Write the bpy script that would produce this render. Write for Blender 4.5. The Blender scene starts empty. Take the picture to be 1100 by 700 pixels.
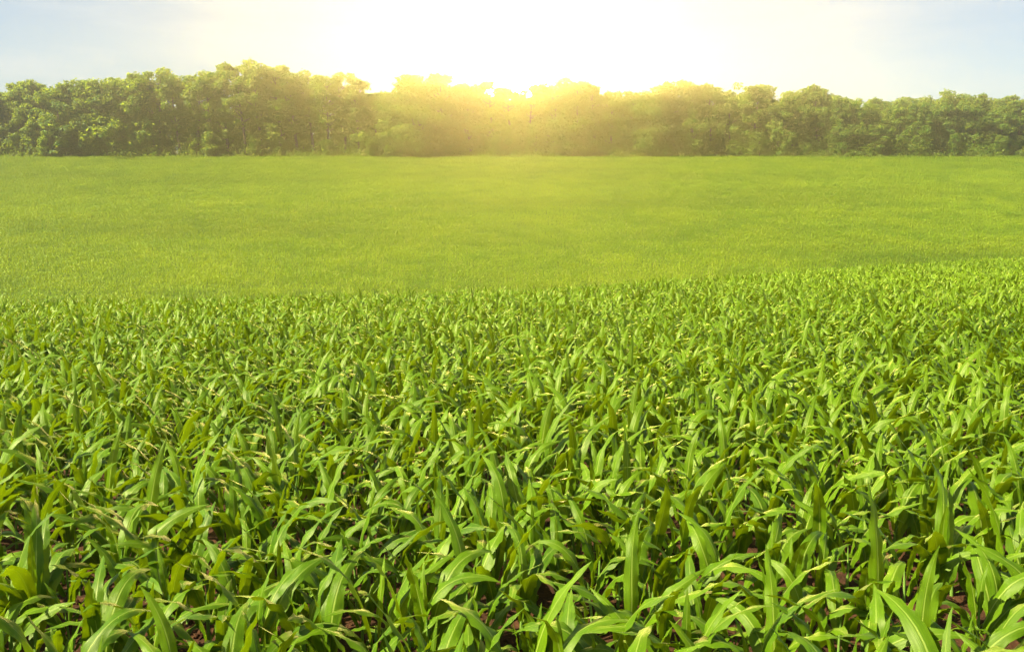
import bpy, math
import numpy as np
from mathutils import Vector, Matrix

R = math.radians
rng = np.random.default_rng(11)
scene = bpy.context.scene
COL = scene.collection

# ------------------------------------------------------------------ camera
CAM_Z, PITCH, FPX = 2.42, R(7.69), 1000.0
cam_d = bpy.data.cameras.new('camera')
cam = bpy.data.objects.new('camera', cam_d); COL.objects.link(cam)
cam_d.sensor_width = 36.0
cam_d.lens = 36.0 * FPX / 1100.0
cam_d.clip_start = 0.05; cam_d.clip_end = 3000
cam.location = (0, 0, CAM_Z)
cam.rotation_euler = (R(90) - PITCH, 0, 0)
scene.camera = cam

# ------------------------------------------------------------------ terrain
CRX = np.array([-200., -60., -15., 1.6, 12., 30., 47., 200.])
CRY = np.array([24., 25., 30., 33.5, 46., 66., 86., 130.])
HILL0, HILLS, HILLTOP = -29.0, 0.1640, 250.0
def smax(a, b, k):
    h = np.clip(.5 + .5 * (a - b) / k, 0, 1)
    return b + (a - b) * h + k * h * (1 - h)
def terrain(X, Y):
    X = np.asarray(X, float); Y = np.asarray(Y, float)
    yc = np.interp(X, CRX, CRY)
    near = -0.0494 * np.clip(Y, -60, 200) + 0.015 * 60 * np.tanh(X / 60)
    near = near + .05 * np.sin(X * .23 + 1) * np.sin(Y * .19)
    b = np.clip(Y - yc, 0, 120)
    near = near - 0.0075 * b ** 2
    yy = np.minimum(Y, HILLTOP + 2)
    far = HILL0 + HILLS * yy - 0.00045 * np.clip(Y - 190, 0, 62) ** 2 * .5
    far = far + .35 * np.sin(X * .021 + .6) * np.clip((Y - 60) / 80, 0, 1) * np.clip((250 - Y) / 60, 0, 1)
    far = np.where(Y < 55, -60, far)
    return smax(near, far, .8)
# shift so that the field's top edge lies 11.4 m above the eye (canopy)
_top = float(terrain(0, 250.)) + .62 - CAM_Z
HILL0 += 11.4 - _top

# ------------------------------------------------------------------ helpers
def mesh_arrays(name, verts, quads, uv=None, smooth=True, mat=None, mats=None, mi=None):
    """verts (n,3), quads (m,4) (or (m,3)); uv per vertex"""
    verts = np.ascontiguousarray(verts, np.float32); quads = np.ascontiguousarray(quads, np.int32)
    k = quads.shape[1]
    me = bpy.data.meshes.new(name)
    me.vertices.add(len(verts)); me.vertices.foreach_set('co', verts.ravel())
    me.loops.add(quads.size); me.loops.foreach_set('vertex_index', quads.ravel())
    me.polygons.add(len(quads))
    me.polygons.foreach_set('loop_start', np.arange(0, quads.size, k, dtype=np.int32))
    me.polygons.foreach_set('use_smooth', np.full(len(quads), smooth))
    if uv is not None:
        l = me.uv_layers.new(name='UVMap')
        l.data.foreach_set('uv', np.ascontiguousarray(uv[quads.ravel()], np.float32).ravel())
    for m in (mats or ([mat] if mat else [])):
        me.materials.append(m)
    if mi is not None:
        me.polygons.foreach_set('material_index', np.ascontiguousarray(mi, np.int32))
    me.update(calc_edges=True)
    return me
def link(name, me, parent=None):
    o = bpy.data.objects.new(name, me); COL.objects.link(o)
    if parent: o.parent = parent
    return o
def tag(o, label=None, cat=None, group=None, kind=None):
    if label: o['label'] = label
    if cat: o['category'] = cat
    if group: o['group'] = group
    if kind: o['kind'] = kind
    return o
def grid_faces(nr, nc, off=0, close=False):
    r = np.arange(nr - 1)[:, None]; c = np.arange(nc if close else nc - 1)[None, :]
    c2 = (c + 1) % nc
    a = r * nc + c; b = r * nc + c2; d = (r + 1) * nc + c; e = (r + 1) * nc + c2
    return np.stack([a, b, e, d], -1).reshape(-1, 4) + off
class Bag:
    """collects arrays for one mesh"""
    def __init__(s): s.v, s.f, s.u, s.m, s.n = [], [], [], [], 0
    def add(s, v, f, u, mi=0):
        s.v.append(v); s.f.append(f + s.n); s.u.append(u); s.m.append(np.full(len(f), mi)); s.n += len(v)
    def mesh(s, name, mats, smooth=True):
        return mesh_arrays(name, np.concatenate(s.v), np.concatenate(s.f), np.concatenate(s.u), smooth, mats=mats, mi=np.concatenate(s.m))

def tube(pts, rad, n=8):
    pts = np.asarray(pts, float); rad = np.asarray(rad, float)
    t = np.gradient(pts, axis=0); t /= np.linalg.norm(t, axis=1)[:, None]
    ref = np.array([.31, .95, .02])
    a = np.cross(t, ref); a /= np.linalg.norm(a, axis=1)[:, None]; b = np.cross(t, a)
    ang = np.linspace(0, 2 * math.pi, n, endpoint=False)
    v = pts[:, None] + rad[:, None, None] * (np.cos(ang)[None, :, None] * a[:, None] + np.sin(ang)[None, :, None] * b[:, None])
    u = np.stack(np.meshgrid(np.linspace(0, 1, n), np.linspace(0, 1, len(pts))), -1)[..., ::-1]
    return v.reshape(-1, 3), grid_faces(len(pts), n, 0, True), u.reshape(-1, 2)

# ------------------------------------------------------------------ materials
class NT:
    def __init__(s, nt): s.nt = nt; nt.nodes.clear()
    def n(s, t, **k):
        x = s.nt.nodes.new(t)
        for a, b in k.items(): setattr(x, a, b)
        return x
    def l(s, a, b): s.nt.links.new(a, b)
    def val(s, sock, v):
        if hasattr(v, 'is_output'): s.l(v, sock)
        else: sock.default_value = v
    def math(s, op, a, b=0.0, c=None, clamp=False):
        x = s.n('ShaderNodeMath', operation=op, use_clamp=clamp)
        s.val(x.inputs[0], a); s.val(x.inputs[1], b)
        if c is not None: s.val(x.inputs[2], c)
        return x.outputs[0]
    def mix(s, f, a, b, blend='MIX'):
        x = s.n('ShaderNodeMix', data_type='RGBA', blend_type=blend)
        s.val(x.inputs[0], f)
        s.val(x.inputs[6], a if hasattr(a, 'is_output') else (*a, 1)); s.val(x.inputs[7], b if hasattr(b, 'is_output') else (*b, 1))
        return x.outputs[2]
    def noise(s, vec, scale, detail=3, rough=.55):
        x = s.n('ShaderNodeTexNoise'); x.inputs['Scale'].default_value = scale
        x.inputs['Detail'].default_value = detail; x.inputs['Roughness'].default_value = rough
        s.l(vec, x.inputs['Vector']); return x.outputs['Fac']
    def ramp(s, f, lo, hi):
        x = s.n('ShaderNodeMapRange'); x.inputs[1].default_value = lo; x.inputs[2].default_value = hi
        s.l(f, x.inputs[0]); return x.outputs[0]
def new_mat(name):
    m = bpy.data.materials.new(name); m.use_nodes = True
    return m, NT(m.node_tree)

def corn_material(name, dark, light, trans, rib, tfac=.22, detail=True):
    m, t = new_mat(name)
    uv = t.n('ShaderNodeTexCoord'); sp = t.n('ShaderNodeSeparateXYZ'); t.l(uv.outputs['UV'], sp.inputs[0])
    u, v = sp.outputs[0], sp.outputs[1]            # u along blade, v across (0..1)
    oi = t.n('ShaderNodeObjectInfo'); ge = t.n('ShaderNodeNewGeometry')
    c = t.math('ABSOLUTE', t.math('SUBTRACT', v, .5))
    ribm = t.math('SUBTRACT', 1, t.ramp(c, .018, .055), clamp=True)
    ribm = t.math('MULTIPLY', ribm, t.math('SUBTRACT', 1.0, t.math('MULTIPLY', u, .85)))
    n1 = t.noise(ge.outputs['Position'], 5.0, 3)
    big = t.noise(ge.outputs['Position'], .09, 3)
    f = t.math('ADD', t.math('MULTIPLY', oi.outputs['Random'], .45), t.math('MULTIPLY', t.ramp(n1, .3, .7), .55))
    col = t.mix(f, dark, light)
    col = t.mix(t.math('MULTIPLY', t.ramp(big, .40, .66), .5), col, tuple(x * y for x, y in zip(light, (1.25, 1.05, .9))))
    mb = t.n('ShaderNodeMapping'); mb.inputs['Scale'].default_value = (.010, .045, .02); t.l(ge.outputs['Position'], mb.inputs[0])
    col = t.mix(t.math('MULTIPLY', t.ramp(t.noise(mb.outputs[0], 1.0, 4, .6), .46, .66), .42), col, tuple(x * .62 for x in dark))
    if detail:      # paler towards the crest: the brighter light there put into the leaf colour
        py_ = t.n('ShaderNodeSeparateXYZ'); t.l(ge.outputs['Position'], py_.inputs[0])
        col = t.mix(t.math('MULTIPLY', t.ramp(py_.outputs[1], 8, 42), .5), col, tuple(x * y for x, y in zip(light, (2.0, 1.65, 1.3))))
    tcol = t.mix(f, trans, tuple(x * y for x, y in zip(trans, (1.3, 1.1, 1.0))))
    # long parallel veins
    vs = t.n('ShaderNodeCombineXYZ'); t.l(t.math('MULTIPLY', v, 34), vs.inputs[0]); t.l(t.math('MULTIPLY', u, 1.2), vs.inputs[1])
    t.l(oi.outputs['Random'], vs.inputs[2])
    vein = t.noise(vs.outputs[0], 1.0, 2)
    if detail:
        col = t.mix(t.math('MULTIPLY', t.ramp(vein, .35, .65), .35), col, tuple(min(1, x * 1.8) for x in light))
        tcol = t.mix(t.math('MULTIPLY', t.ramp(vein, .35, .65), .3), tcol, tuple(x * .55 for x in trans))
        # yellow-brown wear at a few tips
        nt_ = t.noise(ge.outputs['Position'], 2.3, 1)
        tip = t.math('MULTIPLY', t.ramp(u, .90, 1.0), t.ramp(nt_, .76, .84), clamp=True)
        col = t.mix(tip, col, (.30, .22, .06))
    col = t.mix(t.math('MULTIPLY', ribm, .55), col, rib)
    p = t.n('ShaderNodeBsdfPrincipled'); t.l(col, p.inputs['Base Color'])
    p.inputs['Roughness'].default_value = .42
    p.inputs['Specular IOR Level'].default_value = .24
    p.inputs['Specular Tint'].default_value = (1, .96, .66, 1)
    if detail:
        bp = t.n('ShaderNodeBump'); bp.inputs['Strength'].default_value = .35; bp.inputs['Distance'].default_value = .004
        t.l(t.math('ADD', vein, t.math('MULTIPLY', ribm, 1.2)), bp.inputs['Height']); t.l(bp.outputs[0], p.inputs['Normal'])
    tr = t.n('ShaderNodeBsdfTranslucent'); t.l(tcol, tr.inputs['Color'])
    mx = t.n('ShaderNodeMixShader'); mx.inputs[0].default_value = tfac
    t.l(p.outputs[0], mx.inputs[1]); t.l(tr.outputs[0], mx.inputs[2])
    o = t.n('ShaderNodeOutputMaterial'); t.l(mx.outputs[0], o.inputs['Surface'])
    return m
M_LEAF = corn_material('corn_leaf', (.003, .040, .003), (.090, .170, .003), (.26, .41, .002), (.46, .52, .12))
M_FAR = corn_material('hillside_corn_leaf', (.060, .145, .003), (.215, .325, .005), (.44, .60, .004), (.30, .40, .06), detail=False)  # lighter copy of the leaf, glow over the hillside put into its colour
M_STALK = corn_material('corn_stalk', (.10, .22, .03), (.16, .28, .05), (.15, .28, .03), (.2, .3, .08), tfac=.1)

def tree_leaf_material():
    m, t = new_mat('tree_foliage')
    oi = t.n('ShaderNodeObjectInfo'); ge = t.n('ShaderNodeNewGeometry')
    n1 = t.noise(ge.outputs['Position'], .45, 3)
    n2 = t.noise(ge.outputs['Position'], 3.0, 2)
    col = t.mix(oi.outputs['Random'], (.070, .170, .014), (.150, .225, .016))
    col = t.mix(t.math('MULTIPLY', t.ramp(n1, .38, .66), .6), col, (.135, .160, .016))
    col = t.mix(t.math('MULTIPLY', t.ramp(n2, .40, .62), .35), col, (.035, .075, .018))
    d = t.n('ShaderNodeBsdfPrincipled'); t.l(col, d.inputs['Base Color'])
    d.inputs['Roughness'].default_value = .55; d.inputs['Specular IOR Level'].default_value = .3
    tr = t.n('ShaderNodeBsdfTranslucent'); t.l(t.mix(n1, (.38, .54, .02), (.56, .62, .02)), tr.inputs['Color'])
    mx = t.n('ShaderNodeMixShader'); mx.inputs[0].default_value = .42
    t.l(d.outputs[0], mx.inputs[1]); t.l(tr.outputs[0], mx.inputs[2])
    o = t.n('ShaderNodeOutputMaterial'); t.l(mx.outputs[0], o.inputs['Surface'])
    return m
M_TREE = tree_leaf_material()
def bark_material():
    m, t = new_mat('tree_bark')
    ge = t.n('ShaderNodeNewGeometry')
    n1 = t.noise(ge.outputs['Position'], 2.5, 4)
    p = t.n('ShaderNodeBsdfPrincipled'); t.l(t.mix(n1, (.10, .08, .055), (.26, .21, .15)), p.inputs['Base Color'])
    p.inputs['Roughness'].default_value = .9
    o = t.n('ShaderNodeOutputMaterial'); t.l(p.outputs[0], o.inputs['Surface'])
    return m
M_BARK = bark_material()
def soil_material(name, ground=False):
    m, t = new_mat(name)
    ge = t.n('ShaderNodeNewGeometry'); pos = ge.outputs['Position']
    n1 = t.noise(pos, 9, 5, .65); n2 = t.noise(pos, 55, 4, .6); n3 = t.noise(pos, 1.1, 3)
    col = t.mix(t.ramp(n1, .3, .7), (.022, .009, .0035), (.075, .030, .011))
    col = t.mix(t.math('MULTIPLY', t.ramp(n2, .5, .75), .6), col, (.13, .062, .024))
    col = t.mix(t.math('MULTIPLY', t.ramp(n3, .45, .7), .4), col, (.028, .012, .005))
    if ground:      # turf and crop litter take over away from the near rows
        sp = t.n('ShaderNodeSeparateXYZ'); t.l(pos, sp.inputs[0])
        col = t.mix(t.ramp(sp.outputs[1], 60, 90), col, t.mix(n3, (.05, .10, .012), (.085, .13, .02)))
    p = t.n('ShaderNodeBsdfPrincipled'); t.l(col, p.inputs['Base Color']); p.inputs['Roughness'].default_value = .92
    p.inputs['Specular IOR Level'].default_value = .2
    bp = t.n('ShaderNodeBump'); bp.inputs['Strength'].default_value = .8; bp.inputs['Distance'].default_value = .03
    t.l(t.math('ADD', n1, t.math('MULTIPLY', n2, .4)), bp.inputs['Height']); t.l(bp.outputs[0], p.inputs['Normal'])
    o = t.n('ShaderNodeOutputMaterial'); t.l(p.outputs[0], o.inputs['Surface'])
    return m
M_SOIL = soil_material('field_soil', True); M_CLOD = soil_material('soil_clod')

# ------------------------------------------------------------------ ground
def axis(segs):
    return np.unique(np.concatenate([np.arange(a, b + 1e-6, s) for a, b, s in segs]).round(4))
gx = axis([(-430, -60, 10), (-60, -12, 2), (-12, 12, .14), (12, 60, 2), (60, 430, 10)])
gy = axis([(-80, -4, 4), (-4, 1, .5), (1, 13, .14), (13, 110, 1.2), (110, 440, 6)])
GX, GY = np.meshgrid(gx, gy)
GZ = terrain(GX, GY)
w = np.clip((13 - GY) / 3, 0, 1) * np.clip((GY - 0) / 2, 0, 1) * np.clip((12 - abs(GX)) / 3, 0, 1)
GZ = GZ + w * (rng.normal(0, .011, GX.shape) + .02 * np.sin(GX * 9 + 2 * np.sin(GY * 5)) * np.sin(GY * 8 + GX * 3))
gv = np.stack([GX, GY, GZ], -1).reshape(-1, 3)
ground = link('ground', mesh_arrays('ground', gv, grid_faces(len(gy), len(gx)), None, True, M_SOIL))
tag(ground, 'brown soil of a sloping corn field rising to a tree belt', 'ground', kind='structure')

# ------------------------------------------------------------------ corn plants
def corn_leaf(r, L, W, a0, a1, kink, az, h0, tw, ns=17, nc=7, wave=1.0):
    """one blade: angles from vertical a0 at the stalk to a1 at the tip"""
    t = np.linspace(0, 1, ns)
    s = 1 / (1 + np.exp(-(t - kink) * 7)); s = (s - s[0]) / (s[-1] - s[0])
    th = a0 + (a1 - a0) * (.68 * s + .32 * t)
    daz = np.cumsum(np.full(ns, 1 / ns)) ** 1.5 * r.normal(0, .35)
    T = np.stack([np.sin(th) * np.cos(az + daz), np.sin(th) * np.sin(az + daz), np.cos(th)], -1)
    P = np.zeros((ns, 3)); P[1:] = np.cumsum((T[1:] + T[:-1]) * .5 * L / (ns - 1), axis=0)
    P += np.array([.012 * math.cos(az), .012 * math.sin(az), h0])
    S0 = np.stack([-np.sin(az + daz), np.cos(az + daz), np.zeros(ns)], -1)
    N0 = np.cross(T, S0)                       # points to the upper face
    roll = tw * t ** 1.3
    S = S0 * np.cos(roll)[:, None] + N0 * np.sin(roll)[:, None]
    N = np.cross(T, S)
    w = W * .5 * (.42 + .58 * np.clip(t / .28, 0, 1) ** .8) * np.clip(1 - t ** 2.6, 0, 1) ** .85 * (1 + .06 * np.sin(t * 23 + r.uniform(0, 6)))
    w = np.maximum(w, .0012)
    fold = R(48) * np.exp(-t * 5.5) + R(r.uniform(6, 16))
    q = np.linspace(-1, 1, nc)
    ph = r.uniform(0, 6.28, 2); k = r.uniform(20, 34, 2)
    A = wave * W * .12 * np.clip(t * 5, 0, 1) * np.clip((1 - t) * 4, 0, 1)
    rip = np.where(q[None] > 0, np.sin(k[0] * t + ph[0])[:, None], np.sin(k[1] * t + ph[1])[:, None]) * (abs(q) ** 2.2)[None] * A[:, None]
    x = w[:, None] * q[None] * np.cos(fold)[:, None]
    # the upper face is the inner face of the fold
    y = -w[:, None] * abs(q)[None] * np.sin(fold)[:, None] + rip
    V = P[:, None] + x[..., None] * S[:, None] + y[..., None] * N[:, None]
    uv = np.stack(np.broadcast_arrays(t[:, None], (q * .5 + .5)[None]), -1)
    return V.reshape(-1, 3), grid_faces(ns, nc), uv.reshape(-1, 2)

NVAR = 24
FEAT = []
def corn_design(i):
    r = np.random.default_rng(100 + i)
    plane = 0.0
    n = int(r.integers(7, 9)); hs = r.uniform(.26, .36)
    lv = []
    for j in range(n):
        f = j / (n - 1)
        az = plane + (j % 2) * math.pi + r.normal(0, .38)
        h0 = .05 + hs * f ** .85
        if f < .25: L, W, a0, a1 = r.uniform(.32, .46), r.uniform(.048, .062), r.uniform(.55, .85), r.uniform(1.9, 2.5)
        elif f < .8: L, W, a0, a1 = r.uniform(.58, .76), r.uniform(.092, .122), r.uniform(.14, .40), r.uniform(1.2, 2.5)
        elif j < n - 1: L, W, a0, a1 = r.uniform(.58, .74), r.uniform(.078, .102), r.uniform(.05, .24), r.uniform(.6, 2.0)
        else: L, W, a0, a1 = r.uniform(.30, .42), r.uniform(.040, .055), r.uniform(.02, .12), r.uniform(.3, .9)
        lv.append((L, W, a0, a1, r.uniform(.46, .78), az, h0, r.normal(0, .5)))
    droop = np.mean([x[3] for x in lv[2:-1]])
    wide = np.mean([x[1] for x in lv[2:-1]])
    FEAT.append((droop, wide, hs))
    return r, lv, hs
def stalk_arrays(hs, r, n=9, k=7):
    z = np.linspace(-.04, hs + .12, k); f = np.linspace(0, 1, k)
    p = np.stack([.008 * np.sin(f * 3 + 1) * f, .006 * np.sin(f * 4) * f, z], -1)
    rad = .0145 * (1 - f) + .006 * f; rad[-1] = .002
    rad = rad * (1 + .10 * np.cos(f * 22))
    return tube(p, rad, n)
def corn_flat(i, ns, nc, sn):
    """a whole plant as one mesh (for the mass of plants farther out)"""
    r, lv, hs = corn_design(i); FEAT.pop()
    b = Bag()
    v, f, u = stalk_arrays(hs, r, sn, 4); b.add(v, f, u, 1)
    for a in lv: b.add(*corn_leaf(r, *a, ns=ns, nc=nc))
    return b
protos = []
for i in range(NVAR):
    r, lv, hs = corn_design(i)
    v, f, u = stalk_arrays(hs, r)
    sm = mesh_arrays('stalk', v, f, u, True, M_STALK)
    lm = []
    for a in lv:
        v, f, u = corn_leaf(r, *a)
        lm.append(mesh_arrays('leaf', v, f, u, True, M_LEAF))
    protos.append((sm, lm))

# the sown rows: run across the view with a small slant
ROW, STEP, SL = .58, .19, .035
def rows(y0, y1, xlim, yend=None):
    out = []
    k0, k1 = int(math.floor((y0 - 8) / ROW)), int(math.ceil((y1 + 12) / ROW))
    for k in range(k0, k1):
        xm = xlim(min(k * ROW + 6, y1 + 2))
        xs = np.arange(-xm, xm, STEP); xs = xs + rng.normal(0, .035, len(xs)) + rng.uniform(0, STEP)
        ys = k * ROW + SL * xs + rng.normal(0, .045, len(xs))
        keep = rng.random(len(xs)) > .05
        out.append(np.stack([xs, ys, np.full(len(xs), k)], -1)[keep])
    return np.concatenate(out)
pts = rows(1.2, 118, lambda y: .62 * max(y, 0) + 4.5)
yc = np.interp(pts[:, 0], CRX, CRY)
m = (pts[:, 1] > 1.3) & (pts[:, 1] < yc + 20) & (abs(pts[:, 0]) < .62 * pts[:, 1] + 4)
pts = pts[m]
pz = terrain(pts[:, 0], pts[:, 1])
# what the frame shows of each (for the choice of the individually built ones)
cp, sp_ = math.cos(PITCH), math.sin(PITCH)
def project(x, y, z):
    dz = z - CAM_Z
    dep = y * cp - dz * sp_; up = y * sp_ + dz * cp
    return 550 + FPX * x / dep, 350 - FPX * up / dep
px, py = project(pts[:, 0], pts[:, 1], pz + .62)
inview = (py < 706) & (px > -70 * 3.5 / np.maximum(pts[:, 1], 2)) & (px < 1100 + 70 * 3.5 / np.maximum(pts[:, 1], 2))
ks = np.unique(pts[inview, 2]); chosen = np.zeros(len(pts), bool); total = 0; row_ids = []
for k in ks:
    c = inview & (pts[:, 2] == k)
    if total + c.sum() > 300: break
    chosen |= c; total += c.sum(); row_ids.append(k)
var = rng.integers(0, NVAR, len(pts))
dirang = rng.normal(0, .55, len(pts)) + (rng.random(len(pts)) > .5) * math.pi + rng.choice([0, .9, 1.57, 2.2], len(pts))
scl = np.clip(rng.normal(.94, .10, len(pts)), .70, 1.18)
ORD = ('first second third fourth fifth sixth seventh eighth ninth tenth eleventh twelfth thirteenth fourteenth fifteenth sixteenth seventeenth eighteenth nineteenth '
       'twentieth').split()
def ordinal(n):
    if n <= 20: return ORD[n - 1]
    tens = {2: 'twenty', 3: 'thirty', 4: 'forty', 5: 'fifty', 6: 'sixty'}[n // 10]
    return tens[:-1] + 'ieth' if n % 10 == 0 else tens + '-' + ORD[n % 10 - 1]
def look_of(i):
    d, w, h = FEAT[var[i]]
    s = 'tall' if scl[i] > 1.03 else 'short' if scl[i] < .85 else 'young'
    a = 'drooping' if d > 2.05 else 'upright' if d < 1.85 else 'arching'
    return f'{s} corn plant with {a} leaves'
for ri, k in enumerate(row_ids):
    idx = np.where(chosen & (pts[:, 2] == k))[0]; idx = idx[np.argsort(pts[idx, 0])]
    for c, i in enumerate(idx):
        root = bpy.data.objects.new('corn_plant', None); COL.objects.link(root)
        root.empty_display_size = .1
        root.location = (pts[i, 0], pts[i, 1], pz[i]); root.rotation_euler = (rng.normal(0, .05), rng.normal(0, .05), dirang[i])
        root.scale = (scl[i],) * 3
        where = 'nearest row' if ri == 0 else f'{ordinal(ri + 1)} row from front'
        tag(root, f'{look_of(i)}, {ordinal(c + 1)} from left in the {where}', 'corn plant', 'young corn plants in the front rows')
        sm, lm = protos[var[i]]
        o = bpy.data.objects.new('stalk', sm); o.parent = root; COL.objects.link(o)
        for me in lm:
            o = bpy.data.objects.new('leaf', me); o.parent = root; COL.objects.link(o)

# ------------------------------------------------------------------ masses (geometry nodes: one object each)
def scatter(name, P, rot, sc, idx, sources, label, cat):
    me = bpy.data.meshes.new(name); me.vertices.add(len(P)); me.vertices.foreach_set('co', np.ascontiguousarray(P, np.float32).ravel())
    a = me.attributes.new('rot', 'FLOAT_VECTOR', 'POINT'); a.data.foreach_set('vector', np.ascontiguousarray(rot, np.float32).ravel())
    a = me.attributes.new('scl', 'FLOAT_VECTOR', 'POINT'); a.data.foreach_set('vector', np.ascontiguousarray(sc, np.float32).ravel())
    a = me.attributes.new('idx', 'INT', 'POINT'); a.data.foreach_set('value', np.ascontiguousarray(idx, np.int32))
    o = link(name, me)
    ng = bpy.data.node_groups.new(name, 'GeometryNodeTree')
    ng.interface.new_socket('Geometry', in_out='INPUT', socket_type='NodeSocketGeometry')
    ng.interface.new_socket('Geometry', in_out='OUTPUT', socket_type='NodeSocketGeometry')
    N, Lk = ng.nodes, ng.links
    gi = N.new('NodeGroupInput'); go = N.new('NodeGroupOutput')
    iop = N.new('GeometryNodeInstanceOnPoints'); iop.inputs['Pick Instance'].default_value = True
    jn = N.new('GeometryNodeJoinGeometry')
    for s in sources:
        oi = N.new('GeometryNodeObjectInfo'); oi.inputs['Object'].default_value = s
        g2 = N.new('GeometryNodeGeometryToInstance'); Lk.new(oi.outputs['Geometry'], g2.inputs[0]); Lk.new(g2.outputs[0], jn.inputs[0])
    def attr(n, t):
        x = N.new('GeometryNodeInputNamedAttribute'); x.data_type = t; x.inputs['Name'].default_value = n; return x.outputs['Attribute']
    Lk.new(gi.outputs[0], iop.inputs['Points']); Lk.new(jn.outputs[0], iop.inputs['Instance'])
    Lk.new(attr('idx', 'INT'), iop.inputs['Instance Index']); Lk.new(attr('rot', 'FLOAT_VECTOR'), iop.inputs['Rotation']); Lk.new(attr('scl', 'FLOAT_VECTOR'), iop.inputs['Scale'])
    Lk.new(iop.outputs[0], go.inputs[0])
    md = o.modifiers.new('scatter', 'NODES'); md.node_group = ng
    return tag(o, label, cat, kind='stuff')
def source(name, me): return bpy.data.objects.new(name, me)      # not linked: only its mesh is used

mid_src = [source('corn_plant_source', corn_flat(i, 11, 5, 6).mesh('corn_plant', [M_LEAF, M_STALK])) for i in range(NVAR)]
rest = ~chosen
n = rest.sum()
rot = np.stack([rng.normal(0, .05, n), rng.normal(0, .05, n), dirang[rest]], -1)
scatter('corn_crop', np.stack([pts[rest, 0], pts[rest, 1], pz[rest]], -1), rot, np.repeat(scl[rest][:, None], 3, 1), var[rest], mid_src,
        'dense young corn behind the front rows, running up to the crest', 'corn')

# far hillside: patches of low plants
PS = 3.0
def patch(i):
    r = np.random.default_rng(500 + i); b = Bag()
    for yy in np.arange(0, PS, .62):
        for xx in np.arange(0, PS, .20):
            x, y = xx + r.normal(0, .05), yy + r.normal(0, .07)
            a0 = r.uniform(0, 6.28); s = np.clip(r.normal(1, .15), .65, 1.35)
            for j in range(7):
                f = j / 6
                L = (.30, .5, .58, .60, .55, .48, .32)[j] * .85 * r.uniform(.85, 1.15)
                v, fc, u = corn_leaf(r, L, .075, .9 - .8 * f + r.normal(0, .08), r.uniform(1.5, 2.5) * (1 - .5 * f * f), .5, a0 + j * math.pi + r.normal(0, .4), .06 + .3 * f, r.normal(0, .4), ns=6, nc=3, wave=.5)
                b.add(v * s + np.array([x - PS / 2, y - PS / 2, 0]), fc, u)
    return b.mesh('corn_patch', [M_FAR])
far_src = [source('corn_patch_source', patch(i)) for i in range(8)]
fx, fy = np.meshgrid(np.arange(-205, 206, PS), np.arange(84, HILLTOP + 3, PS * math.cos(math.atan(HILLS))))
fx = fx + ((np.arange(fx.shape[0]) * 1.37) % PS)[:, None]; fx, fy = fx.ravel(), fy.ravel()
k = abs(fx) < .62 * fy + 45
fx, fy = fx[k], fy[k]; n = len(fx)
fz = terrain(fx, fy)
sl = np.arctan((terrain(fx, fy + 1) - terrain(fx, fy - 1)) / 2)
scatter('corn_on_hillside', np.stack([fx, fy, fz], -1), np.stack([sl, 0 * sl, 0 * sl], -1), np.ones((n, 3)) * np.stack([np.ones(n), np.ones(n), rng.normal(1, .1, n)], -1),
        rng.integers(0, 8, n), far_src, 'even green corn covering the far hillside up to the trees', 'corn')

# clods on the bare soil between the rows
def clod(i):
    r = np.random.default_rng(900 + i)
    nr, nc = 7, 9
    th = np.linspace(.05, math.pi - .05, nr)[:, None]; ph = np.linspace(0, 2 * math.pi, nc, endpoint=False)[None]
    d = np.stack([np.sin(th) * np.cos(ph), np.sin(th) * np.sin(ph), np.cos(th) * np.ones_like(ph)], -1)
    rr = 1 + .22 * r.normal(size=(nr, nc, 1)); rr[0] = rr[0].mean(); rr[-1] = rr[-1].mean()
    v = (d * rr * np.array([1, r.uniform(.7, 1), r.uniform(.55, .8)])).reshape(-1, 3)
    return mesh_arrays('soil_clod', v, grid_faces(nr, nc, 0, True), np.zeros((nr * nc, 2)), False, M_CLOD)
cl_src = [source('soil_clod_source', clod(i)) for i in range(6)]
n = 16000
cy = 1.5 + 17 * rng.random(n) ** .8; cx = (rng.random(n) - .5) * 2 * (.62 * cy + 1.5)
cs = .006 + .030 * rng.random(n) ** 3
scatter('soil_clods', np.stack([cx, cy, terrain(cx, cy) + cs * .25], -1), rng.uniform(0, 6.28, (n, 3)) * np.array([.1, .1, 1]), np.repeat(cs[:, None], 3, 1), rng.integers(0, 6, n), cl_src,
        'crumbly reddish brown soil clods between the corn stalks', 'soil')

# ------------------------------------------------------------------ trees
def leaf_cards(r, c, rad, n, size, flat=.8):
    """n bent leaf sprays through an uneven clump of radius rad round c"""
    d = r.normal(size=(n, 3)); d /= np.linalg.norm(d, axis=1)[:, None]
    q = rad * (.35 + .65 * r.random(n) ** .5)
    lob = 1 + .28 * np.sin(d[:, 0] * 5 + c[0]) * np.sin(d[:, 1] * 4 + c[1]) + .2 * np.sin(d[:, 2] * 6 + c[2])
    p = c + d * (q * lob)[:, None] * np.array([1, 1, flat])
    nn = d * .9 + r.normal(size=(n, 3)) * .6 + np.array([0, 0, .5]); nn /= np.linalg.norm(nn, axis=1)[:, None]
    a = np.cross(nn, r.normal(size=(n, 3))); a /= np.linalg.norm(a, axis=1)[:, None]; b = np.cross(nn, a)
    s = size * r.uniform(.6, 1.35, n)[:, None]; w = s * r.uniform(.45, .8, n)[:, None]
    v = np.stack([p - a * s, p - b * w + nn * s * .12, p + a * s * .9 - nn * s * .18, p + b * w + nn * s * .1], 1)
    return v.reshape(-1, 3), np.arange(4 * n).reshape(n, 4), np.zeros((4 * n, 2))
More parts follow.
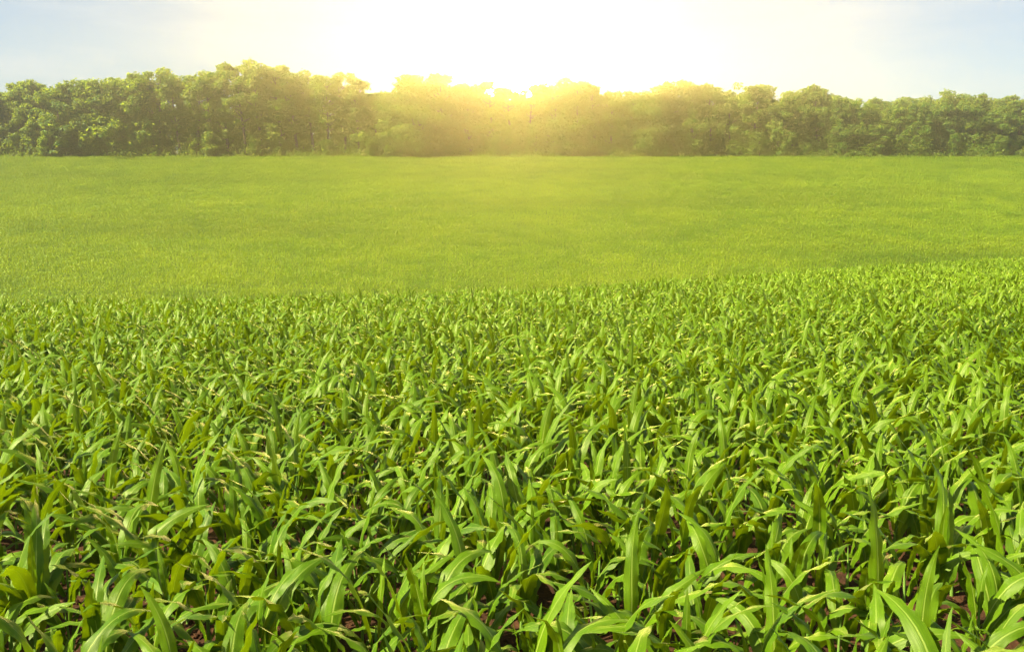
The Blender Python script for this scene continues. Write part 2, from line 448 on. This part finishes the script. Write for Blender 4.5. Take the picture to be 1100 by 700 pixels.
def tree_kind(i, form):
    """unit heights: a tree about 20 m tall; returns crown and trunk meshes"""
    r = np.random.default_rng(40 + i); H = 20.0
    base, rmax, nb, dens, ls = dict(round=(.08, 4.2, 34, 210, .36), broad=(.05, 5.2, 44, 210, .38), slender=(.22, 3.2, 30, 190, .33),
                                    airy=(.34, 4.2, 34, 190, .31), oval=(.06, 3.6, 36, 210, .36))[form]
    tb, cb = Bag(), Bag()
    lean = r.normal(0, .5, 2)
    z = np.linspace(-.4, H * .90, 9); f = np.linspace(0, 1, 9)
    tp = np.stack([lean[0] * f + .25 * np.sin(f * 5 + i), lean[1] * f + .2 * np.sin(f * 4 + 2 * i), z], -1)
    tb.add(*tube(tp, .30 * (1 - f) ** .8 + .03, 8))
    for j in range(nb):
        fz = base + (1 - base) * ((j + r.random()) / nb) * .93
        g = (fz - base) / (1 - base)
        env = dict(round=math.sin(math.pi * min(1, .20 + .70 * g)) ** .6, broad=math.sin(math.pi * min(1, .24 + .66 * g)) ** .6, slender=math.sin(math.pi * min(1, .2 + .74 * g)) ** .6,
                   airy=math.sin(math.pi * min(1, .08 + .72 * g)) ** .8, oval=math.sin(math.pi * min(1, .22 + .69 * g)) ** .6)[form]
        an = j * 2.4 + r.normal(0, .5); rr = rmax * env * r.uniform(.35, 1.0)
        c0 = np.array([np.interp(fz * H, z, tp[:, 0]), np.interp(fz * H, z, tp[:, 1]), fz * H])
        c = c0 + np.array([math.cos(an) * rr, math.sin(an) * rr, r.uniform(-.3, .8)])
        st = c0 - np.array([0, 0, rr * .55 + .3]); mid = (st + c) / 2 + np.array([0, 0, -.15 * rr]) + r.normal(0, .15, 3)
        tb.add(*tube([st, mid, c], [.10, .065, .02], 5))
        crad = rmax * (r.uniform(.25, .38) if form == 'airy' else r.uniform(.32, .50)) * (.75 + .25 * env)
        cb.add(*leaf_cards(r, c, crad, int(dens * (crad / (rmax * .34)) ** 2 * r.uniform(.75, 1.2)), ls))
    if form in ('round', 'broad', 'oval'):
        n = 700; d = r.normal(size=(n, 3)) * np.array([rmax * .45, rmax * .45, H * .2]) + np.array([0, 0, H * .5])
        for c in d[:7]: cb.add(*leaf_cards(r, c, rmax * .4, 90, ls))
    return cb.mesh('crown', [M_TREE], False), tb.mesh('trunk', [M_BARK])
FORMS = ['round', 'airy', 'broad', 'slender', 'oval', 'airy', 'round', 'slender', 'broad', 'oval', 'airy', 'round']
tkinds = [(f, *tree_kind(i, f)) for i, f in enumerate(FORMS)]
def zmax(me):
    a = np.empty(len(me.vertices) * 3, np.float32); me.vertices.foreach_get('co', a); return float(a[2::3].max())
tops = [zmax(k[1]) for k in tkinds]
# skyline: height of the belt's top above the eye, by bearing (tangent), as seen from the field
PX = np.array([-60, 0, 12, 35, 65, 100, 128, 150, 175, 190, 215, 240, 265, 300, 350, 378, 400, 415, 428, 440, 470, 500, 522, 545, 575, 600, 640, 662, 700, 740, 770, 800, 830, 850, 870, 900, 922, 960, 985, 1012, 1040, 1060, 1092, 1160])
PY = np.array([84, 88, 96, 82, 76, 84, 74, 80, 70, 70, 68, 66, 64, 66, 68, 76, 88, 87, 98, 84, 76, 76, 86, 85, 85, 84, 88, 94, 88, 86, 88, 84, 94, 97, 89, 92, 106, 106, 104, 97, 100, 103, 97, 100])
def skyline(tanx):
    y = np.interp(550 + 1000 * tanx, PX, PY)
    return math.tan(math.atan((350 - y) / 1000) - PITCH)
def place_tree(kind, x, y, top_z, wide, name, label, group):
    f, cm, tm = tkinds[kind]
    gz = float(terrain(x, y)); s = (top_z - gz) / tops[kind]
    root = bpy.data.objects.new(name, None); COL.objects.link(root)
    root.location = (x, y, gz); root.rotation_euler = (0, 0, rng.uniform(0, 6.28)); root.scale = (s * wide, s * wide, s)
    tag(root, label, 'tree', group)
    for nm, me in (('crown', cm), ('trunk', tm)):
        o = bpy.data.objects.new(nm, me); o.parent = root; COL.objects.link(o)
ADJ = dict(round='round-crowned', airy='thin-crowned', broad='broad bushy', slender='slender', oval='oval-crowned')
front = []
bx = -172.0
while bx < 172:
    y = 257 + rng.uniform(-1.5, 3)
    pxl = 550 + 1000 * bx / y
    sparse = 165 < pxl < 400
    kind = int(rng.choice([1, 5, 10, 3, 7])) if sparse else int(rng.choice([0, 2, 4, 6, 8, 9, 11]))
    front.append([bx, y, kind, pxl]); bx += rng.uniform(3.6, 5.4) if sparse else rng.uniform(4.6, 7.0)
left = [t for t in front if t[0] < 1.3][::-1]; right = [t for t in front if t[0] >= 1.3]
for side, lst in (('left', left), ('right', right)):
    for q, (x, y, kind, pxl) in enumerate(lst):
        tz = CAM_Z + y * skyline(x / y) + rng.uniform(-2.6, .7)
        h = 'tall' if tz - 13 > 22.5 else 'low' if tz - 13 < 17 else 'mid-height'
        place_tree(kind, x, y, tz, rng.uniform(1.0, 1.35), 'woodland_tree', f'{h} {ADJ[FORMS[kind]]} tree, {ordinal(q + 1)} to the {side} of the sun glow in the front row', 'trees of the belt behind the field')
low = []
bx = -166.0
while bx < 166:
    low.append((bx, 253.6 + rng.uniform(-.8, 2.2))); bx += rng.uniform(4.5, 13)
for side, lst in (('left', [p for p in low if p[0] < 1.3][::-1]), ('right', [p for p in low if p[0] >= 1.3])):
    for q, (x, y) in enumerate(lst):
        kind = int(rng.choice([2, 8, 4, 0, 11])); h = rng.uniform(5.0, 10.5)
        place_tree(kind, x, y, float(terrain(x, y)) + h, rng.uniform(1.1, 1.7), 'bushy_tree', f'low {ADJ[FORMS[kind]].replace("broad ", "")} tree at the field edge, {ordinal(q + 1)} to the {side} of the sun glow', 'low bushy trees at the field edge')
for row, (yy, fac, step) in enumerate(((267, .86, 6.0), (279, .84, 6.5))):
    bx = -178.0 + row * 3
    while bx < 178:
        y = yy + rng.uniform(-3, 3); pxl = 550 + 1000 * bx / y; sparse = 150 < pxl < 405
        top = 11.4 + (y * skyline(bx / y) - 11.4) * (rng.uniform(.5, .66) if sparse else fac * rng.uniform(.88, 1.06))
        place_tree(int(rng.choice([0, 2, 4, 6, 8, 9, 11])), bx, y, CAM_Z + top, rng.uniform(.95, 1.2), 'woodland_tree', 'tree deep in the belt, glimpsed behind the front row crowns', 'trees deep in the belt')
        bx += step * rng.uniform(.8, 1.25)
# the wood that shows over the low stretch on the right
for q, x in enumerate(np.arange(104, 176, 6.0)):
    y = 300 + rng.uniform(-4, 4)
    place_tree(int(rng.choice([0, 2, 6, 8])), x, y, CAM_Z + y * math.tan(math.atan((350 - 104 - rng.uniform(-3, 1)) / 1000) - PITCH), 1.2, 'woodland_tree',
               'hazy tree of the wood farther off, its top showing over the belt', 'trees of the wood farther off')
# undergrowth along the belt's foot
r = np.random.default_rng(77); ub = Bag()
for x in np.arange(-185, 185, .9):
    for yy, hh in ((252.6, 1.8), (254.6, 3.8), (255.8, 6.5), (262, 5.5), (272, 7.5)):
        if r.random() < .12: continue
        h = hh * r.uniform(.45, 1.3) * (1 + .5 * math.sin(x * .21 + yy) * math.sin(x * .077)); xx = x + r.normal(0, .5); y = yy + r.normal(0, .6)
        g = float(terrain(xx, y))
        ub.add(*leaf_cards(r, np.array([xx, y, g + h * .45]), max(.5, h * .6), 46, .30, .9))
tag(link('undergrowth', ub.mesh('undergrowth', [M_TREE], False)), 'tangled green bushes along the foot of the tree belt', 'undergrowth', kind='stuff')

# ------------------------------------------------------------------ light, sky, air
SUN_EL, SUN_AZ = R(44), R(-108)            # azimuth from +Y towards +X
sd = bpy.data.lights.new('sun', 'SUN'); sun = bpy.data.objects.new('sun', sd); COL.objects.link(sun)
sd.energy = 5.0; sd.angle = R(.5); sd.color = (1, .90, .62)
sdir = Vector((math.cos(SUN_EL) * math.sin(SUN_AZ), math.cos(SUN_EL) * math.cos(SUN_AZ), math.sin(SUN_EL)))
sun.rotation_euler = sdir.to_track_quat('Z', 'Y').to_euler()

wd = bpy.data.worlds.new('World'); scene.world = wd; wd.use_nodes = True
t = NT(wd.node_tree)
sky = t.n('ShaderNodeTexSky', sky_type='NISHITA'); sky.sun_disc = False
sky.sun_elevation = SUN_EL; sky.sun_rotation = SUN_AZ
sky.air_density = 1.0; sky.dust_density = .6; sky.ozone_density = 2.0
tc = t.n('ShaderNodeTexCoord'); dirv = tc.outputs['Generated']
GL_EL, GL_AZ = R(6.95), R(.3)
dt = t.n('ShaderNodeVectorMath', operation='DOT_PRODUCT'); t.l(dirv, dt.inputs[0])
dt.inputs[1].default_value = (math.cos(GL_EL) * math.sin(GL_AZ), math.cos(GL_EL) * math.cos(GL_AZ), math.sin(GL_EL))
ang = t.math('ARCCOSINE', t.math('MINIMUM', dt.outputs['Value'], 1.0))
def lobe(sig, pw=2.0):
    return t.math('EXPONENT', t.math('MULTIPLY', t.math('POWER', t.math('DIVIDE', ang, R(sig)), pw), -1.0))
def scaled(col, f):
    x = t.n('ShaderNodeVectorMath', operation='SCALE'); t.val(x.inputs[0], col); t.val(x.inputs['Scale'], f); return x.outputs[0]
def addv(a, b):
    x = t.n('ShaderNodeVectorMath', operation='ADD'); t.l(a, x.inputs[0]); t.l(b, x.inputs[1]); return x.outputs[0]
base = scaled(sky.outputs[0], .05)
# thin high cloud, streaked sideways
mp = t.n('ShaderNodeMapping'); mp.inputs['Scale'].default_value = (1.6, 1.6, 9.0); t.l(dirv, mp.inputs[0])
cl = t.noise(mp.outputs[0], 2.6, 6, .6)
sz = t.n('ShaderNodeSeparateXYZ'); t.l(dirv, sz.inputs[0])
cf = t.math('MULTIPLY', t.ramp(cl, .42, .72), t.ramp(sz.outputs[2], .05, .12), clamp=True)
base = t.mix(t.math('MULTIPLY', cf, .45), base, (.30, .31, .32))
CORE, MID, WIDE = 1300.0, .2, .0
tot = addv(base, scaled((1.0, .70, .24), t.math('MULTIPLY', lobe(.95), CORE)))
tot = addv(tot, scaled((1.0, .74, .30), t.math('MULTIPLY', lobe(4.5, 1.5), MID)))
VEIL = 36.0  # added bright sky patch above the frame, there to light the haze
dt2 = t.n('ShaderNodeVectorMath', operation='DOT_PRODUCT'); t.l(dirv, dt2.inputs[0])
dt2.inputs[1].default_value = (0, math.cos(R(24)), math.sin(R(24)))
ang2 = t.math('ARCCOSINE', t.math('MINIMUM', dt2.outputs['Value'], 1.0))
tot = addv(tot, scaled((1.0, .80, .12), t.math('MULTIPLY', t.math('EXPONENT', t.math('MULTIPLY', t.math('POWER', t.math('DIVIDE', ang2, R(4.5)), 6.0), -1.0)), VEIL)))
tot = addv(tot, scaled((1.0, .80, .56), t.math('MULTIPLY', lobe(14, 1.6), WIDE)))
bg = t.n('ShaderNodeBackground'); t.l(tot, bg.inputs[0]); bg.inputs[1].default_value = 1.0
o = t.n('ShaderNodeOutputWorld'); t.l(bg.outputs[0], o.inputs[0])
wd.cycles.sampling_method = 'MANUAL'; wd.cycles.sample_map_resolution = 2048

hm, t = new_mat('haze_air')
pv = t.n('ShaderNodeVolumePrincipled'); pv.inputs['Color'].default_value = (1, .94, .80, 1); pv.inputs['Density'].default_value = .00095
pv.inputs['Anisotropy'].default_value = .845
for nm in ('Density Attribute', 'Color Attribute', 'Temperature Attribute'):
    if nm in pv.inputs: pv.inputs[nm].default_value = ''
o = t.n('ShaderNodeOutputMaterial'); t.l(pv.outputs[0], o.inputs['Volume'])
x0, x1, y0, y1, z0, z1 = -440, 440, -90, 450, float(GZ.min()) - 1, 48
hv = np.array([(x, y, z) for x in (x0, x1) for y in (y0, y1) for z in (z0, z1)], float)
hf = np.array([(0, 1, 3, 2), (4, 6, 7, 5), (0, 4, 5, 1), (2, 3, 7, 6), (0, 2, 6, 4), (1, 5, 7, 3)])
tag(link('haze', mesh_arrays('haze', hv, hf, None, False, hm)), 'warm hazy air over the field', 'haze', kind='stuff')

# ------------------------------------------------------------------ render settings
scene.view_settings.view_transform = 'Standard'; scene.view_settings.look = 'None'
scene.view_settings.exposure = 1.62; scene.view_settings.gamma = 1.0; scene.view_settings.use_curve_mapping = False
scene.render.engine = 'CYCLES'
c = scene.cycles
c.use_denoising = True; c.use_light_tree = False
c.max_bounces = 6; c.diffuse_bounces = 2; c.glossy_bounces = 2; c.transmission_bounces = 5; c.volume_bounces = 0
c.sample_clamp_indirect = 6.0
c.use_adaptive_sampling = True; c.adaptive_threshold = .01
print('corn individuals', total, 'rest', rest.sum(), 'rows', len(row_ids), 'trees', len(front))
